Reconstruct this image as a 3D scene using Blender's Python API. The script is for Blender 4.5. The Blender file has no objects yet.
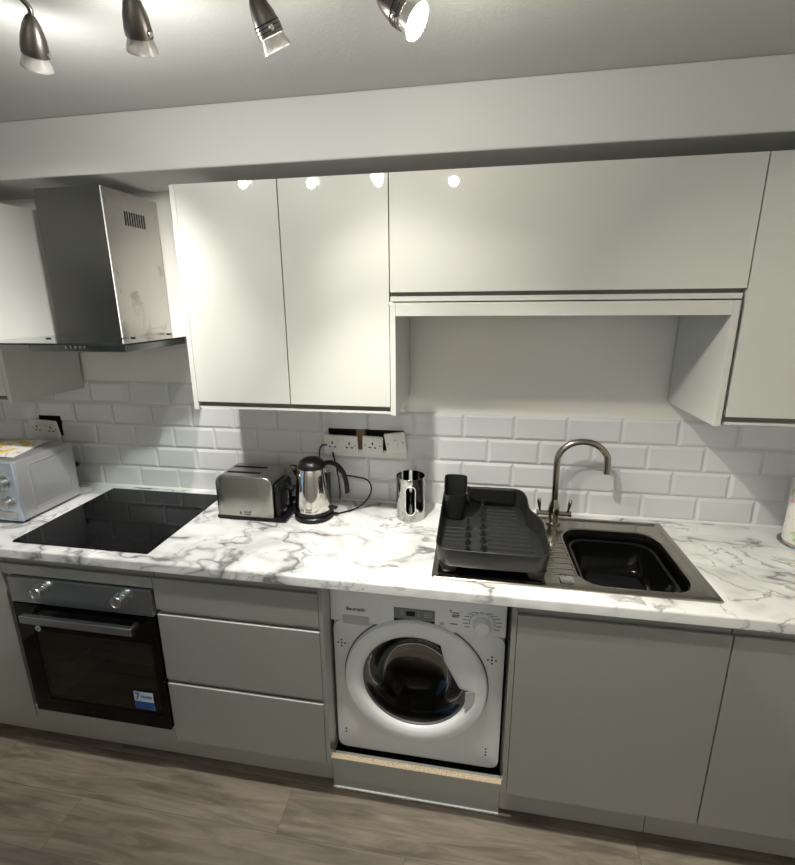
import bpy, bmesh, math, random
from mathutils import Vector, Matrix, Quaternion
random.seed(7)
SC = bpy.context.scene
COL = SC.collection
PI = math.pi

# ------------------------------------------------------------------ helpers
def root_loc(o):
    while o is not None and o.parent is not None: o = o.parent
    return o.location.copy() if o is not None else Vector((0, 0, 0))

def obj(name, bm, mat, parent=None, smooth=35, label=None, bevel=0, bseg=2):
    bmesh.ops.recalc_face_normals(bm, faces=bm.faces[:])
    L = root_loc(parent)
    bmesh.ops.translate(bm, verts=bm.verts[:], vec=-L)
    me = bpy.data.meshes.new(name); bm.to_mesh(me); bm.free()
    mats = mat if isinstance(mat, (list, tuple)) else [mat]
    for m in mats: me.materials.append(m)
    if smooth:
        for p in me.polygons: p.use_smooth = True
        me.set_sharp_from_angle(angle=math.radians(smooth))
    o = bpy.data.objects.new(name, me); COL.objects.link(o)
    if parent: o.parent = parent
    if label: o['label'] = label
    if bevel:
        md = o.modifiers.new('edge_rounding', 'BEVEL'); md.width = bevel; md.segments = bseg; md.limit_method = 'ANGLE'; md.angle_limit = math.radians(40)
        md.harden_normals = False
    return o

def tag(o, label, cat, group=None):
    o['label'] = label; o['category'] = cat
    if group: o['group'] = group
    return o
def thing(name, loc, label, cat, group=None):
    o = bpy.data.objects.new(name, None); COL.objects.link(o); o.location = loc
    o.empty_display_size = .05
    return tag(o, label, cat, group)
def struct(o, label=None):
    o['kind'] = 'structure'
    if label: o['label'] = label
    return o

def add_box(bm, x0, x1, y0, y1, z0, z1, M=None, mi=0):
    co = [(x, y, z) for x in (x0, x1) for y in (y0, y1) for z in (z0, z1)]
    v = [bm.verts.new(M @ Vector(c) if M else c) for c in co]
    for f in ((0,1,3,2),(4,6,7,5),(0,4,5,1),(2,3,7,6),(0,2,6,4),(1,5,7,3)):
        bm.faces.new([v[i] for i in f]).material_index = mi
    return v
def BX(*a, **k):
    bm = bmesh.new(); add_box(bm, *a, **k); return bm
def boxes(L):
    bm = bmesh.new()
    for b in L: add_box(bm, *b)
    return bm
def add_prism(bm, pts, axis, a0, a1, mi=0):
    # pts: 2D outline, extruded along axis ('x': pts=(y,z), 'y': pts=(x,z), 'z': pts=(x,y))
    def P(p, a): return {'x': (a, p[0], p[1]), 'y': (p[0], a, p[1]), 'z': (p[0], p[1], a)}[axis]
    A = [bm.verts.new(P(p, a0)) for p in pts]; B = [bm.verts.new(P(p, a1)) for p in pts]
    n = len(pts)
    bm.faces.new(A).material_index = mi; bm.faces.new(B[::-1]).material_index = mi
    for i in range(n): bm.faces.new((A[i], A[(i+1) % n], B[(i+1) % n], B[i])).material_index = mi
def PR(*a, **k):
    bm = bmesh.new(); add_prism(bm, *a, **k); return bm
def loft(bm, loops, closed=True, cap0=False, cap1=False, mi=0):
    V = [[bm.verts.new(p) for p in l] for l in loops]
    n = len(loops[0])
    for a, b in zip(V[:-1], V[1:]):
        for i in range(n if closed else n-1):
            bm.faces.new((a[i], a[(i+1) % n], b[(i+1) % n], b[i])).material_index = mi
    if cap0: bm.faces.new(V[0][::-1]).material_index = mi
    if cap1: bm.faces.new(V[-1]).material_index = mi
    return V
def lathe(prof, c=(0,0,0), seg=32, M=None, sx=1, sy=1, bm=None, cap0=False, cap1=False):
    bm = bm or bmesh.new()
    loops = []
    for r, z in prof:
        l = []
        for k in range(seg):
            t = 2*PI*k/seg
            p = Vector((r*math.cos(t)*sx, r*math.sin(t)*sy, z))
            p = (M @ p) if M else p + Vector(c)
            l.append(p)
        loops.append(l)
    loft(bm, loops, True, cap0, cap1)
    return bm
def tube(pts, r, seg=12, bm=None, caps=True):
    bm = bm or bmesh.new()
    pts = [Vector(p) for p in pts]; n = len(pts)
    rs = r if isinstance(r, (list, tuple)) else [r]*n
    T = [(pts[min(i+1, n-1)] - pts[max(i-1, 0)]).normalized() for i in range(n)]
    up = Vector((0,0,1)) if abs(T[0].z) < .9 else Vector((0,1,0))
    N = (up - T[0]*up.dot(T[0])).normalized(); loops = []
    for i in range(n):
        N = (N - T[i]*N.dot(T[i])).normalized(); B = T[i].cross(N)
        loops.append([pts[i] + (N*math.cos(2*PI*k/seg) + B*math.sin(2*PI*k/seg))*rs[i] for k in range(seg)])
    loft(bm, loops, True, caps, caps); return bm
def spline(P, n=8):
    P = [Vector(p) for p in P]; out = []
    Q = [P[0]*2-P[1]] + P + [P[-1]*2-P[-2]]
    for i in range(1, len(Q)-2):
        for k in range(n):
            t = k/n; a, b, c, d = Q[i-1], Q[i], Q[i+1], Q[i+2]
            out.append(.5*((2*b) + (c-a)*t + (2*a-5*b+4*c-d)*t*t + (3*b-a-3*c+d)*t**3))
    out.append(P[-1]); return out
def rrect(x0, x1, y0, y1, r, n=6):
    out = []
    for cx, cy, a in ((x1-r, y1-r, 0), (x0+r, y1-r, 90), (x0+r, y0+r, 180), (x1-r, y0+r, 270)):
        for k in range(n+1):
            t = math.radians(a + 90*k/n); out.append((cx + r*math.cos(t), cy + r*math.sin(t)))
    return out
def chaikin(P, it=3):
    for _ in range(it):
        Q = []
        for i in range(len(P)):
            a, b = P[i], P[(i+1) % len(P)]
            Q += [tuple(a[j]*.75+b[j]*.25 for j in range(len(a))), tuple(a[j]*.25+b[j]*.75 for j in range(len(a)))]
        P = Q
    return P
def z3(pts, z): return [Vector((p[0], p[1], z)) for p in pts]
def frame_to(d, loc):
    # matrix with local -z pointing along d
    q = Vector(d).normalized().to_track_quat('-Z', 'Y'); return Matrix.Translation(loc) @ q.to_matrix().to_4x4()
def text_obj(s, size, loc, mat, parent, name='lettering', M=None, label=None, depth=.0004, bold=0):
    cu = bpy.data.curves.new(name, 'FONT'); cu.body = s; cu.size = size; cu.align_x = 'CENTER'; cu.align_y = 'CENTER'; cu.extrude = depth; cu.offset = bold
    t = bpy.data.objects.new(name, cu); COL.objects.link(t)
    bpy.context.view_layer.update()
    me = bpy.data.meshes.new_from_object(t.evaluated_get(bpy.context.evaluated_depsgraph_get()))
    COL.objects.unlink(t); bpy.data.objects.remove(t)
    R = Matrix.Translation(loc) @ (M or Matrix.Rotation(PI/2, 4, 'X'))
    bm = bmesh.new(); bm.from_mesh(me); bmesh.ops.transform(bm, matrix=R, verts=bm.verts[:])
    return obj(name, bm, mat, parent, smooth=0, label=label)

# ------------------------------------------------------------------ materials
def mat(name, col, rough=.5, metal=0, coat=0, spec=None, em=None, es=0, trans=0, ior=None, aniso=0):
    m = bpy.data.materials.new(name); m.use_nodes = True
    b = m.node_tree.nodes['Principled BSDF']
    b.inputs['Base Color'].default_value = (*col, 1); b.inputs['Roughness'].default_value = rough
    b.inputs['Metallic'].default_value = metal; b.inputs['Coat Weight'].default_value = coat; b.inputs['Coat Roughness'].default_value = .04
    if spec is not None: b.inputs['Specular IOR Level'].default_value = spec
    if em: b.inputs['Emission Color'].default_value = (*em, 1); b.inputs['Emission Strength'].default_value = es
    if trans: b.inputs['Transmission Weight'].default_value = trans
    if ior: b.inputs['IOR'].default_value = ior
    if aniso: b.inputs['Anisotropic'].default_value = aniso
    return m
def N(m, t, **k):
    n = m.node_tree.nodes.new(t)
    for a, v in k.items(): setattr(n, a, v)
    return n
def Lk(m, a, b): m.node_tree.links.new(a, b)
def bsdf(m): return m.node_tree.nodes['Principled BSDF']
def coords(m, scale=(1,1,1), rot=(0,0,0), loc=(0,0,0)):
    tc = N(m, 'ShaderNodeTexCoord'); mp = N(m, 'ShaderNodeMapping')
    mp.inputs['Scale'].default_value = scale; mp.inputs['Rotation'].default_value = rot; mp.inputs['Location'].default_value = loc
    Lk(m, tc.outputs['Object'], mp.inputs['Vector']); return mp.outputs['Vector']
def noise(m, vec, scale, detail=4, rough=.5, dist=0):
    n = N(m, 'ShaderNodeTexNoise'); n.inputs['Scale'].default_value = scale; n.inputs['Detail'].default_value = detail
    n.inputs['Roughness'].default_value = rough; n.inputs['Distortion'].default_value = dist
    Lk(m, vec, n.inputs['Vector']); return n.outputs['Fac']
def maprange(m, v, a, b, c, d):
    n = N(m, 'ShaderNodeMapRange'); Lk(m, v, n.inputs['Value'])
    for i, x in zip(('From Min','From Max','To Min','To Max'), (a,b,c,d)): n.inputs[i].default_value = x
    return n.outputs['Result']
def mth(m, op, a, b=None):
    n = N(m, 'ShaderNodeMath', operation=op)
    for i, x in enumerate((a, b)):
        if x is None: continue
        if isinstance(x, (int, float)): n.inputs[i].default_value = x
        else: Lk(m, x, n.inputs[i])
    return n.outputs[0]
def mixc(m, f, a, b):
    n = N(m, 'ShaderNodeMix', data_type='RGBA')
    if isinstance(f, (int, float)): n.inputs['Factor'].default_value = f
    else: Lk(m, f, n.inputs['Factor'])
    for s, x in (('A', a), ('B', b)):
        i = [q for q in n.inputs if q.name == s and q.type == 'RGBA'][0]
        if isinstance(x, tuple): i.default_value = (*x, 1)
        else: Lk(m, x, i)
    return [q for q in n.outputs if q.type == 'RGBA'][0]
def bump(m, h, strength, dist=.001, target=None):
    n = N(m, 'ShaderNodeBump'); n.inputs['Strength'].default_value = strength; n.inputs['Distance'].default_value = dist
    Lk(m, h, n.inputs['Height']); Lk(m, n.outputs['Normal'], bsdf(m).inputs['Normal'])

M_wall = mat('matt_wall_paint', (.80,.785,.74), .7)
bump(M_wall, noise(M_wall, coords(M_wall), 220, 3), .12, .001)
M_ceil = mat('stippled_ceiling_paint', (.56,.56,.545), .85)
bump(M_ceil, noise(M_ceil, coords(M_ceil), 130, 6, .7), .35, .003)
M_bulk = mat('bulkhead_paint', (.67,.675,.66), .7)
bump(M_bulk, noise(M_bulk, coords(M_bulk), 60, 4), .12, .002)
M_tile = mat('glazed_white_tile', (.66,.665,.68), .14, coat=.25)
bump(M_tile, noise(M_tile, coords(M_tile), 9, 2), .1, .004)
M_grout = mat('white_grout', (.60,.60,.60), .8)
M_gloss = mat('gloss_light_grey_door', (.556,.556,.522), .45, coat=1.0)
bsdf(M_gloss).inputs['Coat Roughness'].default_value = .03
bump(M_gloss, noise(M_gloss, coords(M_gloss), 5, 1), .03, .002)
M_base = mat('gloss_mid_grey_door', (.285,.285,.262), .4, coat=1.0); bsdf(M_base).inputs['Coat Roughness'].default_value = .035
bump(M_base, noise(M_base, coords(M_base), 5, 1), .03, .002)
M_edgeglint = mat('pale_edge_highlight', (.74,.74,.71), .3)  # pale colour paints the lamp highlight along drawer and filler edges
M_gapshade = mat('dark_gap_shade', (.16,.155,.14), .5)  # dark colour stands in for shade in the door grooves
M_carc = mat('cabinet_board', (.60,.595,.56), .4)
M_dark = mat('black_void', (.012,.012,.012), .8)
M_seal = mat('white_sealant', (.75,.75,.74), .35)

# marble laminate
M_marble = mat('marble_laminate', (.8,.8,.8), .16, coat=.35)
v = coords(M_marble, (1, 1.5, 1.5), (0, 0, .55))
warp = N(M_marble, 'ShaderNodeTexNoise'); warp.inputs['Scale'].default_value = 2.6; warp.inputs['Detail'].default_value = 5; Lk(M_marble, v, warp.inputs['Vector'])
va = N(M_marble, 'ShaderNodeVectorMath', operation='MULTIPLY_ADD'); Lk(M_marble, warp.outputs['Color'], va.inputs[0]); va.inputs[1].default_value = (.42,.42,.42); Lk(M_marble, v, va.inputs[2])
def vein(scale, width, seed):
    a = N(M_marble, 'ShaderNodeVectorMath', operation='ADD'); Lk(M_marble, va.outputs[0], a.inputs[0]); a.inputs[1].default_value = (seed, seed*.7, seed*.3)
    n = noise(M_marble, a.outputs[0], scale, 3, .55)
    d = mth(M_marble, 'ABSOLUTE', mth(M_marble, 'SUBTRACT', n, .5))
    return maprange(M_marble, d, 0, width, 1, 0), a.outputs[0]
v1, s1 = vein(2.6, .022, 1.3); v2, s2 = vein(5.2, .022, 7.1); v3, s3 = vein(2.6, .12, 1.3)
m1 = maprange(M_marble, noise(M_marble, s1, 3.2, 2), .40, .56, .12, 1); m2 = maprange(M_marble, noise(M_marble, s2, 4.5, 2), .44, .58, .05, .85)
c = mixc(M_marble, mth(M_marble, 'MULTIPLY', mth(M_marble, 'MULTIPLY', v3, m1), .8), (.80,.80,.79), (.36,.36,.36))
c = mixc(M_marble, mth(M_marble, 'MULTIPLY', v1, m1), c, (.16,.16,.16))
c = mixc(M_marble, mth(M_marble, 'MULTIPLY', v2, m2), c, (.28,.28,.28))
Lk(M_marble, c, bsdf(M_marble).inputs['Base Color'])

# vinyl planks
M_floor = mat('oak_vinyl_planks', (.3,.25,.2), .38)
fv = coords(M_floor)
bt = N(M_floor, 'ShaderNodeTexBrick'); Lk(M_floor, fv, bt.inputs['Vector'])
bt.inputs['Scale'].default_value = 1; bt.inputs['Brick Width'].default_value = 1.22; bt.inputs['Row Height'].default_value = .18; bt.inputs['Mortar Size'].default_value = .0007
bt.inputs['Color1'].default_value = (0,0,0,1); bt.inputs['Color2'].default_value = (1,1,1,1); bt.inputs['Mortar'].default_value = (.3,.3,.3,1); bt.offset = .37
gv = N(M_floor, 'ShaderNodeVectorMath', operation='MULTIPLY_ADD'); Lk(M_floor, bt.outputs['Color'], gv.inputs[0]); gv.inputs[1].default_value = (3.3,5.1,2.7); Lk(M_floor, fv, gv.inputs[2])
mp = N(M_floor, 'ShaderNodeMapping'); mp.inputs['Scale'].default_value = (1.3, 11, 1); Lk(M_floor, gv.outputs[0], mp.inputs['Vector'])
g1 = noise(M_floor, mp.outputs['Vector'], 2.2, 8, .62, .8)
fc = mixc(M_floor, maprange(M_floor, g1, .34, .66, 0, 1), (.105,.082,.062), (.37,.31,.245))
fc2 = mixc(M_floor, mth(M_floor, 'MULTIPLY', bt.outputs['Color'], .45), fc, (.20,.165,.135))
fc3 = mixc(M_floor, bt.outputs['Fac'], fc2, (.10,.08,.065))
Lk(M_floor, fc3, bsdf(M_floor).inputs['Base Color']); bump(M_floor, g1, .12, .001)

M_steel = mat('brushed_stainless_steel', (.50,.50,.49), .3, 1)
sv = coords(M_steel, (4, 4, 220)); bump(M_steel, noise(M_steel, sv, 3, 2), .05, .001)
M_hoodf = mat('darkened_hood_front', (.26,.265,.265), .24, 1)  # same steel as the chimney side, darkened for the dim room it mirrors
M_hood = mat('polished_hood_steel', (.62,.60,.575), .3, 1)
hv = coords(M_hood); hn = noise(M_hood, hv, 9, 5, .6, 1.2); hs = maprange(M_hood, hn, .57, .68, 0, .6)
Lk(M_hood, mixc(M_hood, hs, (.50,.485,.46), (.26,.24,.22)), bsdf(M_hood).inputs['Base Color'])
Lk(M_hood, maprange(M_hood, hn, .62, .74, .30, .38), bsdf(M_hood).inputs['Roughness'])
M_sink = mat('sink_stainless_steel', (.40,.38,.34), .19, 1)
bump(M_sink, noise(M_sink, coords(M_sink, (200, 6, 6)), 3, 2), .05, .001)
M_tap = mat('satin_nickel_tap', (.36,.33,.27), .22, 1)
M_lamp = mat('satin_nickel_lamp', (.19,.172,.155), .36, 1)
M_chrome = mat('mirror_chrome', (.72,.72,.70), .05, 1)
M_pot = mat('dark_mirror_steel', (.50,.49,.47), .08, 1)
M_kettle = mat('polished_kettle_steel', (.66,.64,.60), .07, 1)
M_toast = mat('brushed_toaster_steel', (.40,.39,.36), .27, 1)
bump(M_toast, noise(M_toast, coords(M_toast, (3, 3, 260)), 3, 2), .05, .001)
M_black = mat('black_plastic', (.008,.008,.009), .3, spec=.25)
M_blackm = mat('matt_black_metal', (.012,.012,.012), .5)
M_hob = mat('black_ceramic_glass', (.003,.003,.004), .04, spec=.16)
M_ovenb = mat('black_oven_glass', (.002,.002,.002), .06, spec=.15)
M_fascia = mat('oven_fascia_steel', (.36,.38,.41), .28, 1)
bump(M_fascia, noise(M_fascia, coords(M_fascia, (6, 6, 260)), 3, 2), .04, .001)
M_white = mat('white_appliance_enamel', (.80,.80,.81), .25)
M_whitep = mat('white_moulded_plastic', (.80,.80,.81), .36)
M_socket = mat('white_socket_plastic', (.72,.71,.68), .3)
M_chip = mat('raw_chipboard', (.5,.4,.27), .8)
cn = noise(M_chip, coords(M_chip), 260, 2); Lk(M_chip, mixc(M_chip, maprange(M_chip, cn, .4, .6, 0, 1), (.36,.27,.17), (.66,.56,.42)), bsdf(M_chip).inputs['Base Color'])
M_rack = mat('dark_grey_rack_plastic', (.019,.0195,.019), .4, spec=.35)
M_rackin = mat('charcoal_caddy_plastic', (.012,.0125,.0135), .38, spec=.35)
M_mw = mat('silver_painted_metal', (.42,.42,.43), .3, .55)
M_mwf = mat('silver_control_panel', (.46,.52,.60), .25, .6)
M_grey = mat('grey_print', (.10,.10,.11), .5)
M_lcd = mat('grey_display_panel', (.20,.205,.20), .2)
M_blue = mat('blue_sticker', (.012,.07,.28), .3)
M_paperw = mat('white_sticker', (.55,.62,.72), .35)
M_brown = mat('bare_plaster_and_brick', (.22,.14,.09), .9)
M_copper = mat('cable_insulation', (.10,.05,.03), .5)

M_glass = bpy.data.materials.new('clear_glass'); M_glass.use_nodes = True
nt = M_glass.node_tree; nt.nodes.clear()
def thin_glass(m, tint, glossmul=1.0, rg=.02):
    m.use_nodes = True; nt = m.node_tree; nt.nodes.clear()
    o = nt.nodes.new('ShaderNodeOutputMaterial'); t = nt.nodes.new('ShaderNodeBsdfTransparent'); g = nt.nodes.new('ShaderNodeBsdfGlossy'); mx = nt.nodes.new('ShaderNodeMixShader'); fr = nt.nodes.new('ShaderNodeFresnel')
    t.inputs[0].default_value = (*tint, 1); g.inputs['Roughness'].default_value = rg; fr.inputs[0].default_value = 1.5
    ml = nt.nodes.new('ShaderNodeMath'); ml.operation = 'MULTIPLY'; ml.inputs[1].default_value = glossmul; nt.links.new(fr.outputs[0], ml.inputs[0])
    nt.links.new(ml.outputs[0], mx.inputs[0]); nt.links.new(t.outputs[0], mx.inputs[1]); nt.links.new(g.outputs[0], mx.inputs[2]); nt.links.new(mx.outputs[0], o.inputs[0])
thin_glass(M_glass, (.80,.88,.86))
M_ovenwin = bpy.data.materials.new('tinted_oven_window'); thin_glass(M_ovenwin, (.55,.54,.52), .35)
M_port = bpy.data.materials.new('porthole_glass'); thin_glass(M_port, (.30,.29,.28), .3, .06)
M_frost = mat('frosted_lamp_glass', (.46,.45,.43), .25, trans=.25)
def bulb_mat(n, s): return mat(n, (1,1,1), .4, em=(1,.955,.87), es=s)

# ------------------------------------------------------------------ the room
FZ, CZ = -.03, 2.381
XL, XR, YF = -1.0, 2.76, -3.6
HOLES = [(.79, 1.12, 1.15, 1.24), (-.653, -.530, 1.15, 1.25)]
def cut(bm, y_test):
    for (a, b, c, d) in HOLES:
        for co, no in (((a,0,0),(1,0,0)), ((b,0,0),(1,0,0)), ((0,0,c),(0,0,1)), ((0,0,d),(0,0,1))):
            bmesh.ops.bisect_plane(bm, geom=bm.verts[:]+bm.edges[:]+bm.faces[:], plane_co=co, plane_no=no)
        kill = [f for f in bm.faces if a < f.calc_center_median().x < b and c < f.calc_center_median().z < d and y_test(f.calc_center_median().y)]
        bmesh.ops.delete(bm, geom=kill, context='FACES')
bm = BX(XL-.1, XR+.1, 0, .12, FZ-.1, CZ+.1); cut(bm, lambda y: y < .01)
struct(obj('wall_back', bm, M_wall, smooth=0), 'pale painted back wall of the kitchen')
struct(obj('wall_right', BX(XR, XR+.1, YF, 0, FZ, CZ), M_wall, smooth=0))
struct(obj('wall_front', BX(XL-.1, XR+.1, YF-.1, YF, FZ-.1, CZ+.1), M_wall, smooth=0))
# left wall with a glazed door
wy0, wy1, wz0, wz1 = -2.65, -1.25, FZ, 2.05
struct(obj('wall_left', boxes([(XL-.1, XL, YF, wy0, FZ, CZ), (XL-.1, XL, wy1, 0, FZ, CZ), (XL-.1, XL, wy0, wy1, wz1, CZ)]), M_wall, smooth=0))
fr = boxes([(XL-.08, XL-.02, wy0, wy0+.05, wz0, wz1), (XL-.08, XL-.02, wy1-.05, wy1, wz0, wz1), (XL-.08, XL-.02, wy0+.05, wy1-.05, wz0, wz0+.05), (XL-.08, XL-.02, wy0+.05, wy1-.05, wz1-.05, wz1), (XL-.075, XL-.025, (wy0+wy1)/2-.03, (wy0+wy1)/2+.03, wz0+.05, wz1-.05)])
W = struct(obj('door_1', fr, M_white, smooth=0), 'white framed glazed door in the left wall')
obj('pane', boxes([(XL-.052, XL-.048, wy0+.05, wy1-.05, wz0+.05, wz1-.05)]), M_glass, W, smooth=0)
struct(obj('floor', BX(XL-.1, XR+.1, YF-.1, .1, FZ-.08, FZ), M_floor, smooth=0), 'grey brown oak effect plank floor')
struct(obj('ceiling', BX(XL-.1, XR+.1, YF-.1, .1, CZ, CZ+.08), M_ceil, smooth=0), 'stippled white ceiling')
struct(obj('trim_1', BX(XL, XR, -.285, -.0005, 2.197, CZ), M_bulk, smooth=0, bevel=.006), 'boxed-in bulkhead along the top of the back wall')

# bevelled metro tiles
T, H, ZT = .2015, .1015, .9135
def tiles():
    bm = bmesh.new(); g = .0012; b = .011
    def tile(x0, x1, z0, z1):
        x0 += g; x1 -= g; z0 += g; z1 -= g
        if x1-x0 < .03: return
        o = [(x0,z0),(x1,z0),(x1,z1),(x0,z1)]; i = [(x0+b,z0+b),(x1-b,z0+b),(x1-b,z1-b),(x0+b,z1-b)]
        loft(bm, [[Vector((x,-.0035,z)) for x,z in o], [Vector((x,-.0045,z)) for x,z in o], [Vector((x,-.010,z)) for x,z in i]], True, False, True)
    for r in range(5):
        off = 0 if r % 2 else .5
        xa = XL; xb = XR if r < 4 else 1.124
        k = math.floor((xa-1.362)/T)-1
        while True:
            x0 = 1.362+(k+off)*T; x1 = x0+T; k += 1
            if x0 >= xb: break
            if x1 <= xa: continue
            tile(max(x0, xa), min(x1, xb), ZT+r*H, ZT+(r+1)*H)
    add_box(bm, XL, XR, -.0038, -.0004, ZT, ZT+4*H, mi=1); add_box(bm, XL, 1.124, -.0038, -.0004, ZT+4*H, ZT+5*H, mi=1)
    cut(bm, lambda y: True)
    return bm
struct(obj('trim_2', tiles(), [M_tile, M_grout], smooth=20), 'white bevelled brick tile splashback')
struct(obj('trim_3', PR([(-.0162,.9132),(-.0045,.9132),(-.0045,.922)], 'x', XL, XR), M_seal, smooth=0), 'white sealant bead between worktop and tiles')

# ------------------------------------------------------------------ worktop
wt = bmesh.new()
prof = [(-.515,.875),(-.597,.875),(-.6,.878)] + [(-.6+.008-.008*math.cos(t), .905+.008*math.sin(t)) for t in [k*PI/10 for k in range(6)]] + [(-.515,.913)]
add_prism(wt, prof, 'x', XL+.002, XR-.002)
add_box(wt, XL+.002, 1.72, -.515, -.003, .875, .913); add_box(wt, 2.09, XR-.002, -.515, -.003, .875, .913); add_box(wt, 1.72, 2.09, -.12, -.003, .875, .913)
tag(obj('worktop', wt, M_marble, smooth=25), 'long white and grey veined marble effect worktop running wall to wall', 'worktop')

# ------------------------------------------------------------------ base units
YD = -.5826
def jfront(x0, x1, zb, zt, zfull, y=YD):
    P = [(y,zb+.0015),(y+.0015,zb),(y+.020,zb),(y+.020,zfull),(y+.0145,zfull),(y+.0155,zt-.018),(y+.0080,zt-.018),(y+.0080,zt),(y+.0005,zt),(y,zt-.0005)]
    return PR(P, 'x', x0, x1)
def carcass(x0, x1, z0=.136, z1=.873, y0=-.56, y1=-.02, t=.018):
    return boxes([(x0,x0+t,y0,y1,z0,z1),(x1-t,x1,y0,y1,z0,z1),(x0+t,x1-t,y0,y1,z0,z0+t),(x0+t,x1-t,y0,y1,z1-t,z1),(x0+t,x1-t,y1-.01,y1,z0+t,z1-t)])
g = .002
c = thing('base_cabinet', (-.65,-.3,FZ), 'light grey base cabinet left of the oven, its door cut off by the photo edge', 'cabinet')
obj('body', carcass(-.905, -.307), M_carc, c, smooth=0)
obj('door', jfront(-.905, -.305-g, .1365, .839, .869), M_base, c, smooth=0)
c = thing('drawer_cabinet', (.615,-.3,FZ), 'light grey three-drawer base cabinet between the oven and washing machine', 'cabinet')
obj('body', boxes([(.316,.334,-.56,-.02,.136,.873),(.898,.9155,-.56,-.02,.136,.873),(.334,.898,-.56,-.02,.136,.154),(.334,.898,-.56,-.02,.855,.873),(.334,.898,-.03,-.02,.154,.855)]), M_carc, c, smooth=0)
for zb, zt, zf in ((.7145,.839,.869),(.4205,.6925,.7125),(.1365,.3983,.4185)):
    dw_ = obj('drawer', jfront(.3158+g, .9160, zb, zt, zf), M_base, c, smooth=0)
    if zt < .8: obj('lip_highlight', BX(.3158+g, .9160, YD+.0002, YD+.0080, zt-.0002, zt+.0016), M_edgeglint, dw_, smooth=0, label='pale strip painted as the highlight on the drawer top edge')
obj('end_panel', BX(.9175, .9325, -.5826, -.02, .136, .873), M_base, c, smooth=0, bevel=.001)
c = thing('sink_cabinet', (1.85,-.3,FZ), 'wide light grey base cabinet door beneath the sink, right of the washing machine', 'cabinet')
obj('body', boxes([(1.5515,1.5695,-.56,-.02,.136,.873),(2.122,2.140,-.56,-.02,.136,.873),(1.5695,2.122,-.56,-.02,.136,.154),(1.5695,2.122,-.03,-.02,.154,.70)]), M_carc, c, smooth=0)
obj('door', jfront(1.5508, 2.1410-g, .1365, .839, .869), M_base, c, smooth=0)
obj('end_panel', BX(1.5340, 1.5493, -.5826, -.02, .136, .873), M_base, c, smooth=0, bevel=.001)
c = thing('base_cabinet', (2.45,-.3,FZ), 'light grey base cabinet right of the sink cabinet, at the photo edge', 'cabinet')
obj('body', carcass(2.144, 2.742), M_carc, c, smooth=0)
obj('door', jfront(2.1417+g, 2.745, .1365, .839, .869), M_base, c, smooth=0)
# oven housing
c = thing('oven_housing', (.005,-.3,FZ), 'light grey housing unit framing the built-in oven', 'cabinet')
obj('body', boxes([(-.303,-.285,-.56,-.02,.136,.873),(.297,.314,-.56,-.02,.136,.873),(-.285,.297,-.56,-.02,.136,.154),(-.285,.297,-.56,-.02,.855,.873)]), M_carc, c, smooth=0)
obj('top_filler', jfront(-.3035, .3140, .7975, .839, .869), M_base, c, smooth=0, label='strip of grey gloss panel above the oven')
obj('filler_highlight', BX(-.3035, .3140, YD+.0002, YD+.02, .1966, .1980), M_edgeglint, c, smooth=0, label='pale strip painted as the highlight on the lower filler edge')
obj('bottom_filler', BX(-.3035, .3140, YD, YD+.02, .1365, .1965), M_base, c, smooth=0, bevel=.001, label='strip of grey gloss panel under the oven')
# plinths
for x0, x1, y, z0, z1, lb in ((-.998, .918, -.53, .002, .135, 'grey plinth below the oven and drawers, a dark gap beneath it'),
                      (1.535, 2.014, -.53, -.004, .135, 'grey plinth below the sink cabinet'),
                      (2.016, 2.758, -.53, -.004, .135, 'grey plinth at the right photo edge, past the plinth joint')):
    tag(obj('plinth', BX(x0, x1, y, y+.018, z0, z1), M_base, smooth=0, bevel=.001), lb, 'plinth')
    for xx in (x0+.15, x1-.15): pass
wp = thing('washer_plinth', (1.23,-.53,FZ), 'grey plinth and raised board with raw chipboard top edge under the washing machine', 'plinth')
obj('board', BX(.920, 1.533, -.530, -.512, FZ+.0005, .122), M_base, wp, smooth=0)
obj('sealant_line', BX(.920, 1.533, -.5345, -.530, FZ+.0003, FZ+.005), M_seal, wp, smooth=0, label='white sealant line along the floor')
obj('face_board', BX(.9335, 1.5325, -.5805, -.5610, .1365, .1675), M_base, wp, smooth=0)
obj('raw_edge', BX(.9335, 1.5325, -.5805, -.5610, .1675, .1705), M_chip, wp, smooth=0, label='raw speckled chipboard edge')

# ------------------------------------------------------------------ oven
ov = thing('built_in_oven', (.024,-.3,.1545), 'black glass built-in oven with steel fascia and two knobs', 'oven')
ox0, ox1, yo = -.2735, .3210, -.596
ox0 = -.2725; ox1=.3125
obj('body', boxes([(ox0+.02,ox0+.04,-.56,-.05,.16,.785),(ox1-.04,ox1-.02,-.56,-.05,.16,.785),(ox0+.04,ox1-.04,-.56,-.05,.16,.20),(ox0+.04,ox1-.04,-.56,-.05,.69,.785),(ox0+.04,ox1-.04,-.07,-.05,.20,.69)]), M_blackm, ov, smooth=0)
obj('fascia', BX(ox0, ox1, yo, -.562, .6920, .7945), M_fascia, ov, smooth=0, bevel=.0015)
dr = obj('door', boxes([(ox0,-.205,yo,-.572,.199,.686),(.285,ox1,yo,-.572,.199,.686),(-.205,.285,yo,-.572,.199,.262),(-.205,.285,yo,-.572,.575,.686)]), M_ovenb, ov, smooth=0)
obj('window', BX(-.205, .285, yo+.0002, yo+.004, .262, .575), M_ovenwin, dr, smooth=0)
hb = boxes([(-.200,.256,-.6440,-.6260,.6415,.6715)])
add_box(hb, -.190, -.175, -.627, yo, .648, .664); add_box(hb, .235, .250, -.627, yo, .648, .664)
obj('handle', hb, M_fascia, dr, bevel=.002)
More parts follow.
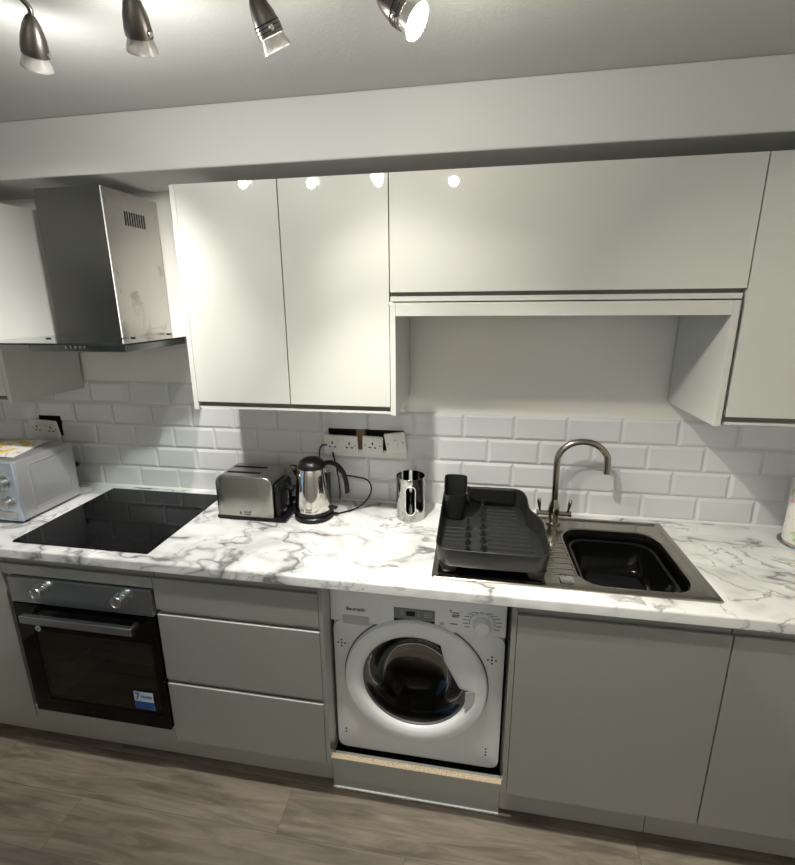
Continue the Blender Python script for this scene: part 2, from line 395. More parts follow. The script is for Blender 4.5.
for kx in (-.130, .197):
    M = frame_to((0,-1,0), (kx, yo, .757))
    k = obj('knob', lathe([(.025,0),(.025,-.004),(.0205,-.005),(.0205,-.024),(.0225,-.027),(.0215,-.030),(.0185,-.0300),(.018,-.029),(.001,-.0292)], M=M), M_steel, ov, label='round brushed steel knob')
    obj('pointer', BX(kx-.001, kx+.001, yo-.0302, yo-.0292, .757, .773), M_grey, k, smooth=0)
for z in (.482, .371, .321):
    rk = bmesh.new()
    for i in range(9): tube([(-.195, -.496+i*.05, z), (.255, -.496+i*.05, z)], .0026, 6, rk)
    tube([(-.195,-.50,z),(-.195,-.09,z)], .003, 6, rk); tube([(.255,-.50,z),(.255,-.09,z)], .003, 6, rk)
    obj('rack', rk, M_chrome, ov)
st = obj('sticker', BX(.178, .258, yo-.0006, yo-.0001, .279, .357), [M_paperw], dr, smooth=0, label='small white and blue guarantee sticker')
bmx = boxes([(.1785,.2575,yo-.0009,yo-.0006,.2795,.3140)]); obj('blue_band', bmx, M_blue, st, smooth=0) if False else obj('sticker', bmx, M_blue, dr, smooth=0, label='blue lower half of the sticker')
text_obj('7', .042, (.1925, yo-.0012, .335), M_blue, dr, bold=.0008)
text_obj('YEARS', .0165, (.229, yo-.0012, .336), M_blue, dr, bold=.0003)
text_obj('parts & labour', .0075, (.218, yo-.0012, .320), M_blue, dr) if False else None
bmr = lathe([(.0115,-.0001),(.0115,-.0006),(.001,-.0007)], M=frame_to((0,-1,0), (-.186, yo, .583)))
obj('sticker', bmr, M_paperw, dr, label='small round white sticker')
obj('sticker', lathe([(.006,-.0007),(.006,-.0011),(.0005,-.0012)], M=frame_to((0,-1,0), (-.186, yo, .583))), M_grey, dr, label='grey emblem on the round sticker')

# ------------------------------------------------------------------ hob
hb = thing('ceramic_hob', (.014,-.305,.9132), 'black glass hob set into the worktop above the oven', 'hob')
bm = bmesh.new(); o = rrect(-.2655,.2925,-.556,-.055,.006,3)
loft(bm, [z3(o,.9132), z3(o,.9172), z3(rrect(-.264,.291,-.5545,-.0565,.005,3),.9182)], True, True, True)
obj('glass_top', bm, M_hob, hb, smooth=0)
for cx_, cy_, r in ((-.13,-.43,.09),(.15,-.43,.075),(-.13,-.18,.075),(.15,-.18,.09)):
    obj('cooking_ring', lathe([(r,.91825),(r,.9184),(r-.0012,.9184),(r-.0012,.91825)], c=(cx_,cy_,0), seg=48), mat('ring_print', (.03,.03,.032), .15), hb)

# ------------------------------------------------------------------ washing machine
wm = thing('washing_machine', (1.228,-.27,.0), 'white front-loading washing machine with round glass door below the worktop', 'washing machine')
ym = -.505
wx0, wx1 = .9355, 1.5255
bm = bmesh.new()
hole = [(1.228+.20*math.cos(2*PI*k/192), .472+.20*math.sin(2*PI*k/192)) for k in range(192)]
# front panel with porthole
def front_outer():
    r = rrect(wx0+.004, wx1, .140, .688, .03, 5); out = []
    for k in range(192):
        a = 2*PI*k/192; dx, dz = math.cos(a), math.sin(a); best = 9
        for i in range(len(r)):
            p, q = r[i], r[(i+1) % len(r)]
            ex, ez = q[0]-p[0], q[1]-p[1]; px, pz = p[0]-1.228, p[1]-.472
            den = dx*ez-dz*ex
            if abs(den) < 1e-12: continue
            t = (px*ez-pz*ex)/den; s = (px*dz-pz*dx)/den
            if t > 0 and -1e-6 <= s <= 1+1e-6: best = min(best, t)
        out.append((1.228+dx*best, .472+dz*best))
    return out
fo = front_outer()
loft(bm, [[Vector((x, ym+.012, z)) for x, z in fo], [Vector((x, ym+.002, z)) for x, z in fo], [Vector((1.228+(x-1.228)*.985, ym, .472+(z-.472)*.985)) for x, z in fo], [Vector((x, ym, z)) for x, z in hole], [Vector((x, ym+.04, z)) for x, z in hole]])
obj('front_panel', bm, M_white, wm, smooth=30)
obj('body', boxes([(wx0+.004,wx0+.012,ym+.012,-.03,.15,.855),(wx1-.010,wx1-.002,ym+.012,-.03,.15,.855),(wx0+.012,wx1-.010,ym+.012,-.03,.15,.16),(wx0+.012,wx1-.010,ym+.012,-.03,.845,.855),(wx0+.012,wx1-.010,-.04,-.03,.16,.845)]), M_white, wm, smooth=0)
fa = obj('control_panel', BX(wx0-.003, wx1+.001, ym-.004, ym+.012, .691, .852), M_whitep, wm, smooth=0, bevel=.004)
dw = obj('detergent_drawer', BX(.9600, 1.1085, ym-.0062, ym-.0040, .6935, .8180), M_whitep, wm, smooth=0, bevel=.001)
obj('grip', PR([(ym-.0062,.684),(ym-.0130,.690),(ym-.0125,.716),(ym-.0062,.720)], 'x', .978, 1.070), mat('recess_plastic', (.50,.50,.51), .3), dw, smooth=0)
text_obj('Baumatic', .0185, (1.0245, ym-.0066, .7450), M_black, dw, bold=.0003)
dp = obj('display', BX(1.156, 1.294, ym-.0055, ym-.0042, .712, .768), M_lcd, fa, smooth=0, label='grey display panel with black lower band')
obj('display_band', BX(1.156, 1.294, ym-.0062, ym-.0055, .712, .7265), M_black, fa, smooth=0)
obj('display_screen', BX(1.198, 1.228, ym-.0062, ym-.0055, .740, .758), M_black, fa, smooth=0)
M_pp = mat('pale_print', (.45,.46,.46), .4)
bm = bmesh.new()
for i in range(6): add_box(bm, 1.172+i*.019, 1.178+i*.019, ym-.0066, ym-.0063, .718, .7195)
obj('touch_key_marks', bm, M_pp, fa, smooth=0)
for xa, xb in ((1.178,1.191),(1.236,1.242),(1.258,1.284)):
    bm = bmesh.new()
    for z in (.741,.748,.756): add_box(bm, xa, xb, ym-.0060, ym-.0056, z, z+.0015)
    obj('display_mark', bm, M_pp, fa, smooth=0)
bm = bmesh.new()
for (x, z, w) in ((1.343,.775,.006),(1.343,.768,.006),(1.352,.766,.022),(1.350,.758,.026),(1.350,.752,.022),(1.345,.724,.024)): add_box(bm, x, x+w, ym-.0046, ym-.0041, z, z+.004)
for a in range(-120, 121, 20):
    t = math.radians(90-a); x = 1.4485+.045*math.cos(t); z = .740+.040*math.sin(t); s = 1 if x > 1.4485 else -1
    w = .018 if abs(x-1.4485) > .012 else .005
    add_box(bm, min(x, x+s*w), max(x, x+s*w), ym-.0046, ym-.0041, z-.0012, z+.0012)
for a in range(-100, 101, 5):
    t = math.radians(90-a); x = 1.4485+.041*math.cos(t); z = .740+.037*math.sin(t); add_box(bm, x-.0008, x+.0008, ym-.0046, ym-.0041, z-.002, z+.002)
add_box(bm, 1.309, 1.327, ym-.0046, ym-.0041, .7170, .7180); add_box(bm, 1.309, 1.327, ym-.0046, ym-.0041, .7260, .7270); add_box(bm, 1.312, 1.324, ym-.0046, ym-.0041, .7205, .7230)
obj('printed_marks', bm, M_grey, fa, smooth=0)
M = frame_to((0,-1,0), (1.4485, ym-.004, .738))
obj('programme_knob', lathe([(.034,0),(.034,-.003),(.029,-.005),(.0265,-.026),(.023,-.030),(.001,-.031)], M=M), M_whitep, fa, label='round white programme knob')
# fixing holes
for x, z, w in ((.967,.598,5),(1.486,.597,5),(.971,.211,2),(1.480,.210,3)):
    bm = bmesh.new()
    for dx, dz in [(0,0),(0,.013),(0,-.013),(.013,0),(-.013,0)][:w]:
        lathe([(.0036,0),(.0030,-.0006),(.0004,-.0007)], M=frame_to((0,-1,0), (x+dx, ym, z+dz)), seg=10, bm=bm)
    obj('fixing_holes', bm, M_black, wm)
# door
wd = None
cx0, cz0 = 1.228, .479
def inner(a):
    a = a % 360
    P = [(.186*math.cos(math.radians(62)), .186*math.sin(math.radians(62))), (.101,.104), (.152,.004), (.186,.004)]
    if a >= 62 or a < 1: return .186
    dx, dz = math.cos(math.radians(a)), math.sin(math.radians(a))
    for p, q in zip(P[:-2], P[1:-1]):
        ex, ez = q[0]-p[0], q[1]-p[1]; den = dx*ez-dz*ex
        t = (p[0]*ez-p[1]*ex)/den; s = (p[0]*dz-p[1]*dx)/den
        if t > 0 and -1e-3 <= s <= 1+1e-3: return t
    return .152
bm = bmesh.new(); loops = []; A = [i*2.5 for i in range(144)]
def ringloop(fr, y): return [Vector((cx0+fr(a)*math.cos(math.radians(a)), y, cz0+fr(a)*math.sin(math.radians(a)))) for a in A]
RO = .248
def sm(a):   # softened inner radius for shoulders
    return inner(a)
for f, y in ((1.0, ym-.002), (1.0, ym-.008), (.985, ym-.014), (.93, ym-.020), (.55, ym-.026), (.25, ym-.024), (.06, ym-.019), (0, ym-.012), (-.03, ym-.002)):
    loops.append(ringloop(lambda a, f=f: inner(a)+(RO-inner(a))*f if f >= 0 else inner(a)-.004, y))
loft(bm, loops)
wd = obj('door', bm, M_whitep, wm, smooth=40)
M = frame_to((0,-1,0), (1.228, ym, .479))
obj('gasket', lathe([(.252,-.0005),(.252,-.003),(.246,-.003)], M=M, seg=72), M_grey, wm, label='thin dark shadow gap seal round the door')
obj('inner_ring', lathe([(.1885,-.004),(.186,-.008),(.181,-.008),(.178,-.003),(.176,.006)], M=M, seg=72), M_grey, wd)
obj('glass', lathe([(.180,-.004),(.172,.002),(.160,.012),(.145,.045),(.128,.075),(.09,.098),(.04,.106),(.001,.107)], M=M, seg=72), M_port, wd)
obj('handle_dimple', lathe([(.0085,-.0002),(.0075,-.0020),(.001,-.0022)], M=frame_to((.0,-1,.0), (1.362, ym-.0255, .612)), seg=20), M_whitep, wd)
gp = bmesh.new(); loft(gp, [[Vector((x, ym-.0262+d, z)) for x, z in ((1.402,.478),(1.434,.484),(1.432,.452),(1.418,.418),(1.398,.410),(1.402,.444))] for d in (.004,0)], True, False, True)
obj('grip_recess_shade', gp, mat('recess_shade_grey', (.46,.46,.47), .35), wd, smooth=0)  # flush grey patch painted as the shade in the finger recess
obj('drum', lathe([(.205,-.02+.03),(.195,.05),(.21,.07),(.235,.10),(.235,.36),(.001,.37)], M=M, seg=48), mat('dark_drum', (.02,.019,.017), .6, .3), wm)
obj('foot_rail', BX(wx0+.03, wx1-.03, ym+.03, -.06, .0, .15), M_blackm, wm, smooth=0, label='dark base under the washing machine')
wm_stand = None

# ------------------------------------------------------------------ wall units
YW = -.356
def wfront(x0, x1, zb, zt, zfull, y=YW):
    P = [(y,zt),(y+.020,zt),(y+.020,zfull),(y+.0145,zfull),(y+.0145,zb+.018),(y+.0065,zb+.018),(y+.0065,zb),(y+.001,zb),(y,zb+.001)]
    return PR(P, 'x', x0, x1)
ZU, ZB = 2.133, 1.394
def wcarc(x0, x1, z0=ZB, z1=ZU-.003, y0=-.335): return boxes([(x0,x0+.018,y0,-.012,z0,z1),(x1-.018,x1,y0,-.012,z0,z1),(x0+.018,x1-.018,y0,-.012,z0,z0+.018),(x0+.018,x1-.018,y0,-.012,z1-.018,z1),(x0+.018,x1-.018,-.02,-.012,z0+.018,z1-.018)])
c = thing('wall_cabinet', (.77,-.17,ZB), 'gloss cream double wall cabinet right of the hood, above the toaster', 'wall cabinet')
b = wcarc(.4245, 1.1235); add_box(b, .4245, 1.1235, -.346, -.336, ZB, ZB+.008); obj('body', b, M_carc, c, smooth=0)
obj('end_panel', BX(.405, .423, YW, -.012, ZB-.004, ZU), M_gloss, c, smooth=0, bevel=.001)
obj('shadow_gap_strip', BX(.4245, 1.1235, -.3385, -.3365, ZB+.009, ZB+.029), M_gapshade, c, smooth=0)  # dark strip added for the shade in the groove under the doors
obj('door', wfront(.4245, .7735-g, ZB+.0255, ZU, ZB+.028), M_gloss, c, smooth=0)
obj('door', wfront(.7735+g, 1.1235, ZB+.0255, ZU, ZB+.028), M_gloss, c, smooth=0)
c = thing('wall_cabinet', (1.63,-.17,1.767), 'wide gloss cream lift-up wall cabinet above the open recess', 'wall cabinet')
obj('body', boxes([(1.127,1.145,-.335,-.012,1.766,ZU-.003),(2.110,2.128,-.335,-.012,1.766,ZU-.003),(1.145,2.110,-.335,-.012,1.766,1.784),(1.145,2.110,-.335,-.012,ZU-.021,ZU-.003),(1.127,2.130,-.352,-.339,1.762,1.7775)]), M_gloss, c, smooth=0)
obj('shadow_gap_strip', BX(1.127, 2.130, -.3385, -.3365, 1.7775, 1.7925), M_gapshade, c, smooth=0)
obj('door', wfront(1.1249+g, 2.1378-g, 1.7895, ZU, 1.792), M_gloss, c, smooth=0)
c = thing('open_recess_unit', (1.63,-.17,ZB), 'open cream recess frame below the lift-up cabinet, above the sink', 'shelf unit')
obj('side_panel', BX(1.1252, 1.1432, YW, -.0115, ZB-.004, 1.758), M_gloss, c, smooth=0, bevel=.001)
obj('side_panel', BX(2.110, 2.1283, YW, -.0115, ZB-.004, 1.758), M_gloss, c, smooth=0, bevel=.001)
obj('top_rail', BX(1.1436, 2.1096, YW+.001, -.0115, 1.7165, 1.758), M_gloss, c, smooth=0, bevel=.001)
c = thing('wall_cabinet', (2.44,-.17,ZB), 'gloss cream wall cabinet at the right photo edge', 'wall cabinet')
b = wcarc(2.1385, 2.738); add_box(b, 2.1385, 2.738, -.346, -.336, ZB, ZB+.008); obj('body', b, M_carc, c, smooth=0)
obj('shadow_gap_strip', BX(2.1385, 2.738, -.3385, -.3365, ZB+.009, ZB+.029), M_gapshade, c, smooth=0)
obj('door', wfront(2.1378+g, 2.738, ZB+.0255, ZU, ZB+.028), M_gloss, c, smooth=0)
c = thing('wall_cabinet', (-.68,-.17,ZB), 'gloss cream wall cabinet at the left photo edge, behind the hood', 'wall cabinet')
b = wcarc(-.99, -.3895); add_box(b, -.99, -.3895, -.346, -.336, ZB, ZB+.008); obj('body', b, M_carc, c, smooth=0)
obj('end_panel', BX(-.388, -.370, YW, -.012, ZB-.004, ZU), M_gloss, c, smooth=0, bevel=.001)
obj('shadow_gap_strip', BX(-.988, -.3895, -.3385, -.3365, ZB+.009, ZB+.029), M_gapshade, c, smooth=0)
obj('door', wfront(-.988, -.3895, ZB+.0255, ZU, ZB+.028), M_gloss, c, smooth=0)

# ------------------------------------------------------------------ hood
hd = thing('cooker_hood', (-.03,-.02,1.594), 'stainless steel chimney cooker hood with flat glass canopy above the hob', 'cooker hood')
bm = boxes([(-.1645,-.163,-.295,-.005,1.6372,2.160),(-.163,.1035,-.295,-.2935,1.6372,2.160),(.1035,.105,-.295,-.005,1.6372,2.045),(.1035,.105,-.295,-.005,2.095,2.160),(.1035,.105,-.295,-.197,2.045,2.095),(.1035,.105,-.083,-.005,2.045,2.095),(-.163,.1035,-.2935,-.005,2.157,2.160)])
for i in range(9): add_box(bm, .1035, .105, -.197+.0128*i+.0085, -.197+.0128*i+.0128, 2.045, 2.095)
bm.normal_update()
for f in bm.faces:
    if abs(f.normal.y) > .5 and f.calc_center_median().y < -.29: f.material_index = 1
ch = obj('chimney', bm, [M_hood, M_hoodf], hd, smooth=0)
obj('corner_highlight', BX(.1035, .1062, -.2972, -.2945, 1.640, 2.160), mat('bright_edge_glint', (.95,.94,.92), .6, .6), ch, smooth=0, label='pale strip painted as the glint on the folded corner')  # near-white colour stands in for the glint along the folded corner
obj('vent_shade_sheet', BX(.0990, .1000, -.22, -.06, 2.02, 2.12), M_dark, ch, smooth=0)  # dark sheet added so the vent slots read as deep shade
obj('inner_duct', lathe([(.06,1.64),(.06,2.15)], c=(-.03,-.15,0), seg=24), M_blackm, ch)
obj('canopy_body', BX(-.240, .165, -.360, -.006, 1.594, 1.6300), M_hoodf, hd, smooth=0, bevel=.0015)
gm = bmesh.new(); add_box(gm, -.3445, .285, -.500, -.006, 1.6310, 1.6370)
M_ge = mat('dark_glass_edge', (.01,.015,.014), .1)
M_gtop = bpy.data.materials.new('glass_canopy'); thin_glass(M_gtop, (.86,.90,.88), 1.5)
for f in gm.faces: f.material_index = 1 if abs(f.normal.z) < .5 else 0
gm.normal_update()
for f in gm.faces: f.material_index = 0 if abs(f.normal.z) > .5 else 1
obj('glass_canopy', gm, [M_gtop, M_ge], hd, smooth=0)
for i in range(5):
    x = -.075+i*.0195
    obj('button', lathe([(.0058,0),(.0058,-.003),(.001,-.0035)], M=frame_to((0,-1,0), (x, -.3600, 1.611)), seg=14), M_chrome, hd)
for x, y in ((-.2,-.31),(.122,-.262),(.122,-.05)):
    obj('glass_fixing', lathe([(.0085,1.637),(.0085,1.6405),(.001,1.641)], c=(x,y,0), seg=16), M_black, hd)
obj('filter', BX(-.20, .125, -.33, -.04, 1.590, 1.5945), M_steel, hd, smooth=0)

# ------------------------------------------------------------------ sink
sk = thing('kitchen_sink', (1.705,-.295,.9135), 'stainless steel single bowl sink and drainer let into the worktop', 'sink')
bm = bmesh.new()
n = 6
O1 = rrect(1.283,2.127,-.543,-.050,.012,n); O2 = rrect(1.286,2.124,-.540,-.053,.010,n); O3 = rrect(1.301,2.109,-.525,-.068,.010,n); O4 = rrect(1.309,2.101,-.517,-.076,.010,n)
B0 = rrect(1.735,2.080,-.511,-.134,.080,n); B1 = rrect(1.739,2.076,-.507,-.138,.077,n); B2 = rrect(1.747,2.068,-.499,-.146,.073,n); B3 = rrect(1.775,2.04,-.465,-.175,.06,n)
loft(bm, [z3(O1,.9133), z3(O1,.9160), z3(O2,.9185), z3(O3,.9202), z3(O4,.9148), z3(B0,.9152), z3(B1,.9120), z3(B2,.80), z3(B3,.765)], True, False, True)
obj('sink_top', bm, M_sink, sk, smooth=22)
# drainer grooves as raised ribs
rb = bmesh.new()
for i in range(9):
    y = -.462+i*.034; tube([(1.345,y,.9150),(1.640,y,.9155),(1.737 if i < 7 else 1.66,y,.9162)], .0026, 8, rb)
tube([(1.737,-.462,.9162),(1.730,-.20,.9160)], .0026, 8, rb)
obj('drainer_rib', rb, M_sink, sk)
bm = bmesh.new(); a = rrect(1.680,1.722,-.516,-.474,.010,5); a2 = rrect(1.683,1.719,-.513,-.477,.009,5)
loft(bm, [z3(a,.9150), z3(a,.9190), z3(a2,.9205)], True, False, True); obj('waste_control', bm, M_chrome, sk, label='small rounded square metal button')
obj('waste', lathe([(.045,.7662),(.042,.7672),(.03,.7662),(.001,.7655)], c=(1.907,-.32,0), seg=28), M_chrome, sk)
# washing-up bowl
bm = bmesh.new()
def bl(i, zt): return z3(rrect(1.757+i,2.058-i,-.488+i,-.156-i,.068-i*.6,n), zt)
loft(bm, [bl(.004,.876), bl(0,.881), bl(.004,.884), bl(.012,.881), bl(.016,.864), bl(.030,.790), bl(.045,.777)], True, False, True)
V = loft(bm, [bl(.004,.876), bl(.030,.785), bl(.043,.7675)], True, False, True)
M_bowl = mat('glossy_black_plastic', (.003,.003,.003), .12, spec=.18)
tag(obj('washing_up_bowl', bm, M_bowl, smooth=50), 'black plastic washing-up bowl inside the sink', 'bowl')

# tap
tp = thing('mixer_tap', (1.720,-.105,.9155), 'brushed nickel swan-neck mixer tap behind the sink', 'tap')
tx, ty = 1.720, -.105
obj('tap_body', lathe([(.027,.9158),(.027,.922),(.018,.926),(.0175,.935),(.020,.950),(.0220,.968),(.0205,.985),(.0135,1.010),(.0118,1.018)], c=(tx,ty,0), seg=28, cap0=True, cap1=True), M_tap, tp, smooth=50)
arc = [(tx+.000,ty,1.00),(tx-.001,ty,1.08),(tx-.002,ty,1.13),(tx-.002,ty,1.172)]
for k in range(1, 11):
    t = PI - k*(PI*.93)/10; arc.append((tx+.087+.089*math.cos(t), ty-.006*k/10, 1.172+.080*math.sin(t)))
arc += [(tx+.176, ty-.007, 1.132)]
arc = spline(arc, 4)
obj('spout', tube(arc, [.0120]*(len(arc)-3)+[.0118,.0118,.0118], 18), M_tap, tp, smooth=60)
for s in (-1, 1):
    lv = tube([(tx+s*.015,ty,.957),(tx+s*.058,ty,.957)], .0095, 16)
    lathe([(.0115,0),(.0115,.006),(.001,.0065)], M=Matrix.Translation((tx+s*.058,ty,.957)) @ Matrix.Rotation(s*PI/2,4,'Y'), seg=16, bm=lv)
    tube([(tx+s*.050,ty,.959),(tx+s*.053,ty-.001,.974),(tx+s*.056,ty-.002,0.994),(tx+s*.058,ty-.003,1.013),(tx+s*.0583,ty-.003,1.017)], [.0042,.0045,.0068,.0078,.004], 14, lv)
    obj('lever', lv, M_tap, tp, smooth=50)

# ------------------------------------------------------------------ dish rack
rk = thing('dish_drying_rack', (1.47,-.30,.9165), 'dark grey plastic dish drying rack standing on the sink drainer', 'dish rack')
OUT = chaikin([(1.296,-.075),(1.520,-.068),(1.590,-.068),(1.612,-.120),(1.612,-.205),(1.612,-.240),(1.648,-.300),(1.650,-.380),(1.650,-.535),(1.560,-.538),(1.400,-.538),(1.292,-.535),(1.292,-.420),(1.294,-.200)], 3)
cxr, cyr = 1.47, -.30
def rl(f, zf, off=0):
    out = []
    for x, y in OUT:
        dx, dy = x-cxr, y-cyr; L_ = math.hypot(dx, dy)
        out.append(Vector((cxr+dx*f*(1-off/L_), cyr+dy*f*(1-off/L_), zf(y))))
    return out
def zr(y): return 1.012 + .022*min(1, max(0, (y+.45)/.30))
bm = bmesh.new()
loft(bm, [rl(.955, lambda y: .950), rl(.97, lambda y: .955), rl(1.0, zr), rl(1.0, lambda y: zr(y)+.002, .002), rl(1.0, zr, .005), rl(.962, lambda y: .962, .004)], True, True, True)
rb = bm
for i in range(13):
    y = -.125-i*.030; x1 = 1.575 if y > -.27 else 1.610
    add_prism(rb, [(y-.006,.9615),(y+.006,.9615),(y+.003,.9675),(y-.003,.9675)], 'x', 1.462, x1)
for i in range(8):
    y = -.290-i*.028; add_prism(rb, [(y-.004,.9615),(y+.004,.9615),(y+.002,.9645),(y-.002,.9645)], 'x', 1.312, 1.384)
obj('tray', rb, M_rack, rk, smooth=40)
for x, y0, n_ in ((1.394,-.300,5),(1.446,-.135,8)):
    for i in range(n_):
        y = y0-i*.049
        pb = bmesh.new(); loft(pb, [[Vector((x+a*w, y+b*w*.55, z)) for a, b in ((-1,-1),(1,-1),(1,1),(-1,1))] for w, z in ((.012,.9615),(.006,.976),(.0042,1.008))], True, False, True)
        obj('prong', pb, M_rack, rk, smooth=0)
for x, y, a in ((1.335,-.490,.032),(1.605,-.495,.032),(1.335,-.115,.028),(1.560,-.115,.028)):
    fb = bmesh.new(); loft(fb, [z3(rrect(x-a, x+a, y-.030, y+.030, .014, 4), .9525), z3(rrect(x-a+.009, x+a-.009, y-.023, y+.023, .012, 4), .924), z3(rrect(x-a+.012, x+a-.012, y-.020, y+.020, .012, 4), .9190)], True, True, True)
    obj('foot', fb, M_rack, rk)
ub = bmesh.new(); add_prism(ub, [(1.395,.992),(1.395,1.038),(1.568,1.038),(1.568,.984),(1.545,.980),(1.42,.983),(1.41,.992)], 'y', -.098, -.081)
obj('back_ledge', ub, M_rackin, rk, smooth=0, bevel=.002)
cp = thing('cutlery_caddy', (1.345,-.165,.962), 'charcoal plastic cutlery holder standing in the back left of the dish rack', 'cutlery holder')
cb = bmesh.new(); SEG = 40
def cl(s, zf, in_=0, dy=0):
    out = []
    for k in range(SEG):
        t = 2*PI*k/SEG; ct, s_ = math.cos(t), math.sin(t)
        x = math.copysign(abs(ct)**.55, ct)*(.043*s-in_); y = math.copysign(abs(s_)**.7, s_)*(.036*s-in_)
        out.append(Vector((1.343+x, -.205+y+dy, zf(s_))))
    return out
def zc(s): return 1.064 + (.058 if s > -.05 else 0) * min(1, max(0, (s+.05)/.25))
loft(cb, [cl(.74, lambda s: .966), cl(.82, lambda s: .972), cl(.92, lambda s: 1.03), cl(1.0, zc), cl(1.0, zc, .003), cl(.78, lambda s: .978, .003)], True, True, True)
obj('holder', cb, M_rackin, cp, smooth=50)
obj('divider', boxes([(1.3415,1.3445,-.235,-.175,.975,1.045),(1.346,1.378,-.2065,-.2035,.975,1.050)]), M_rackin, cp, smooth=0)

# ------------------------------------------------------------------ toaster
ts = thing('toaster', (.535,-.172,.9135), 'brushed steel two-slot toaster between the hob and kettle', 'toaster')
x0, x1, yf, yb = .392, .632, -.262, -.108
pr = rrect(x0, x1, .930, 1.092, .034, 7)
pr = [(x, (.930 if z < .960 else z)) if z < .964 and False else (x, z) for x, z in pr]
def tprof(ins): 
    o = []
    for k in range(9):
        t = PI - k*PI/16*1.0; o.append((x0+.034+(.034-ins)*math.cos(t)+0, 1.066+(.034-ins)*math.sin(t)))
    for k in range(9):
        t = PI/2 - k*PI/16; o.append((x1-.034+(.034-ins)*math.cos(t), 1.066+(.034-ins)*math.sin(t)))
    o += [(x1-ins,.931),(x0+ins,.931)]
    return o
bm = bmesh.new()
# body lofted along y, with slots cut in by leaving them as separate recess meshes
loft(bm, [[Vector((x, y, z)) for x, z in tprof(i)] for i, y in ((.006,yf),(.002,yf+.002),(0,yf+.006),(0,yb-.006),(.006,yb))], True, True, True)
for a, b in ((-.226,-.206),(-.164,-.144)):
    for co, no in (((.424,0,0),(1,0,0)),((.569,0,0),(1,0,0)),((0,a,0),(0,1,0)),((0,b,0),(0,1,0))):
        bmesh.ops.bisect_plane(bm, geom=bm.verts[:]+bm.edges[:]+bm.faces[:], plane_co=co, plane_no=no)
    kill = [f for f in bm.faces if f.calc_center_median().z > 1.093 and .424 < f.calc_center_median().x < .569 and a < f.calc_center_median().y < b]
    bmesh.ops.delete(bm, geom=kill, context='FACES')
obj('casing', bm, M_toast, ts, smooth=40)
for a, b in ((-.226,-.206),(-.164,-.144)):
    s = bmesh.new(); add_box(s, .424, .569, a, b, .97, 1.0998)
    bmesh.ops.delete(s, geom=[f for f in s.faces if f.calc_center_median().z > 1.098], context='FACES'); obj('slot', s, M_dark, ts, smooth=0)
obj('base', PR([(x0-.001,.9185),(x0+.006,.9145),(x1+.045,.9145),(x1+.050,.9185),(x1+.050,.929),(x0-.001,.931)], 'y', yf-.002, yb+.002), M_black, ts, smooth=0, bevel=.002)
obj('control_end', PR([(.636,.930),(.658,.930),(.656,1.045),(.648,1.062),(.636,1.066)], 'y', yf+.014, yb-.014), M_black, ts, bevel=.004)
obj('lever', boxes([(.658,.690,-.190,-.156,1.020,1.034)]), M_black, ts, bevel=.003)
obj('lever_track', boxes([(.657,.6605,-.176,-.170,.955,1.045)]), M_chrome, ts, smooth=0, label='bright vertical lever track')
obj('button', boxes([(.658,.664,-.225,-.205,.945,.955)]), M_chrome, ts, bevel=.001)
obj('browning_knob', lathe([(.011,0),(.011,.010),(.001,.011)], M=Matrix.Translation((.658,-.130,.96)) @ Matrix.Rotation(PI/2,4,'Y'), seg=18), M_black, ts)
text_obj('Russell\nHobbs', .0105, (.522, yf-.0008, .945), M_grey, ts, bold=.0002)
text_obj('R', .016, (.492, yf-.0008, .944), M_grey, ts, bold=.0004)

# ------------------------------------------------------------------ kettle
kx, ky = .771, -.180
kt = thing('kettle', (kx,ky,.9135), 'polished steel jug kettle with black lid and handle, right of the toaster', 'kettle')
obj('power_base', lathe([(.074,.9138),(.080,.917),(.080,.930),(.076,.934),(.001,.935)], c=(kx,ky,0), seg=40, cap0=True), M_black, kt)
obj('lower_band', lathe([(.072,.936),(.0755,.939),(.0755,.952),(.0735,.954)], c=(kx,ky,0), seg=40, cap0=True), M_black, kt)
KB = [(.0735,.953),(.0745,.958),(.073,.980),(.0695,1.02),(.0655,1.06),(.061,1.10),(.0575,1.122),(.0555,1.128)]
bm = lathe(KB, c=(kx,ky,0), seg=48)
# spout on the left
sp = [Vector((kx-.050, ky-.026, 1.126)), Vector((kx-.093, ky, 1.129)), Vector((kx-.050, ky+.026, 1.126))]
lo = [Vector((kx-.060, ky-.012, 1.075)), Vector((kx-.066, ky, 1.070)), Vector((kx-.060, ky+.012, 1.075))]
mid = [Vector((kx-.055, ky-.022, 1.10)), Vector((kx-.082, ky, 1.103)), Vector((kx-.055, ky+.022, 1.10))]
loft(bm, [lo, mid, sp], closed=False)
obj('jug', bm, M_kettle, kt, smooth=50)
obj('lid', lathe([(.0560,1.126),(.0565,1.131),(.054,1.138),(.047,1.150),(.034,1.160),(.018,1.165),(.001,1.166)], c=(kx,ky,0), seg=40), M_black, kt, smooth=60)
hp = spline([(kx+.040,ky,1.138),(kx+.070,ky,1.147),(kx+.105,ky,1.138),(kx+.130,ky,1.105),(kx+.140,ky,1.065),(kx+.143,ky,1.025)], 6)
hbm = bmesh.new(); loops = []
for i, p in enumerate(hp):
    t = (hp[min(i+1,len(hp)-1)]-hp[max(i-1,0)]).normalized(); nn = Vector((-t.z,0,t.x)); loops.append([p + nn*math.cos(2*PI*k/14)*.0095 + Vector((0,1,0))*math.sin(2*PI*k/14)*.012 for k in range(14)])
loft(hbm, loops, True, True, True); obj('handle', hbm, M_black, kt, smooth=50)
obj('water_gauge', BX(kx+.0625, kx+.0745, ky-.008, ky+.008, .975, 1.105), M_black, kt, bevel=.003)
obj('switch', PR([(kx+.068,.950),(kx+.098,.952),(kx+.100,.957),(kx+.070,.962)], 'y', ky-.012, ky+.012), M_black, kt, bevel=.002)
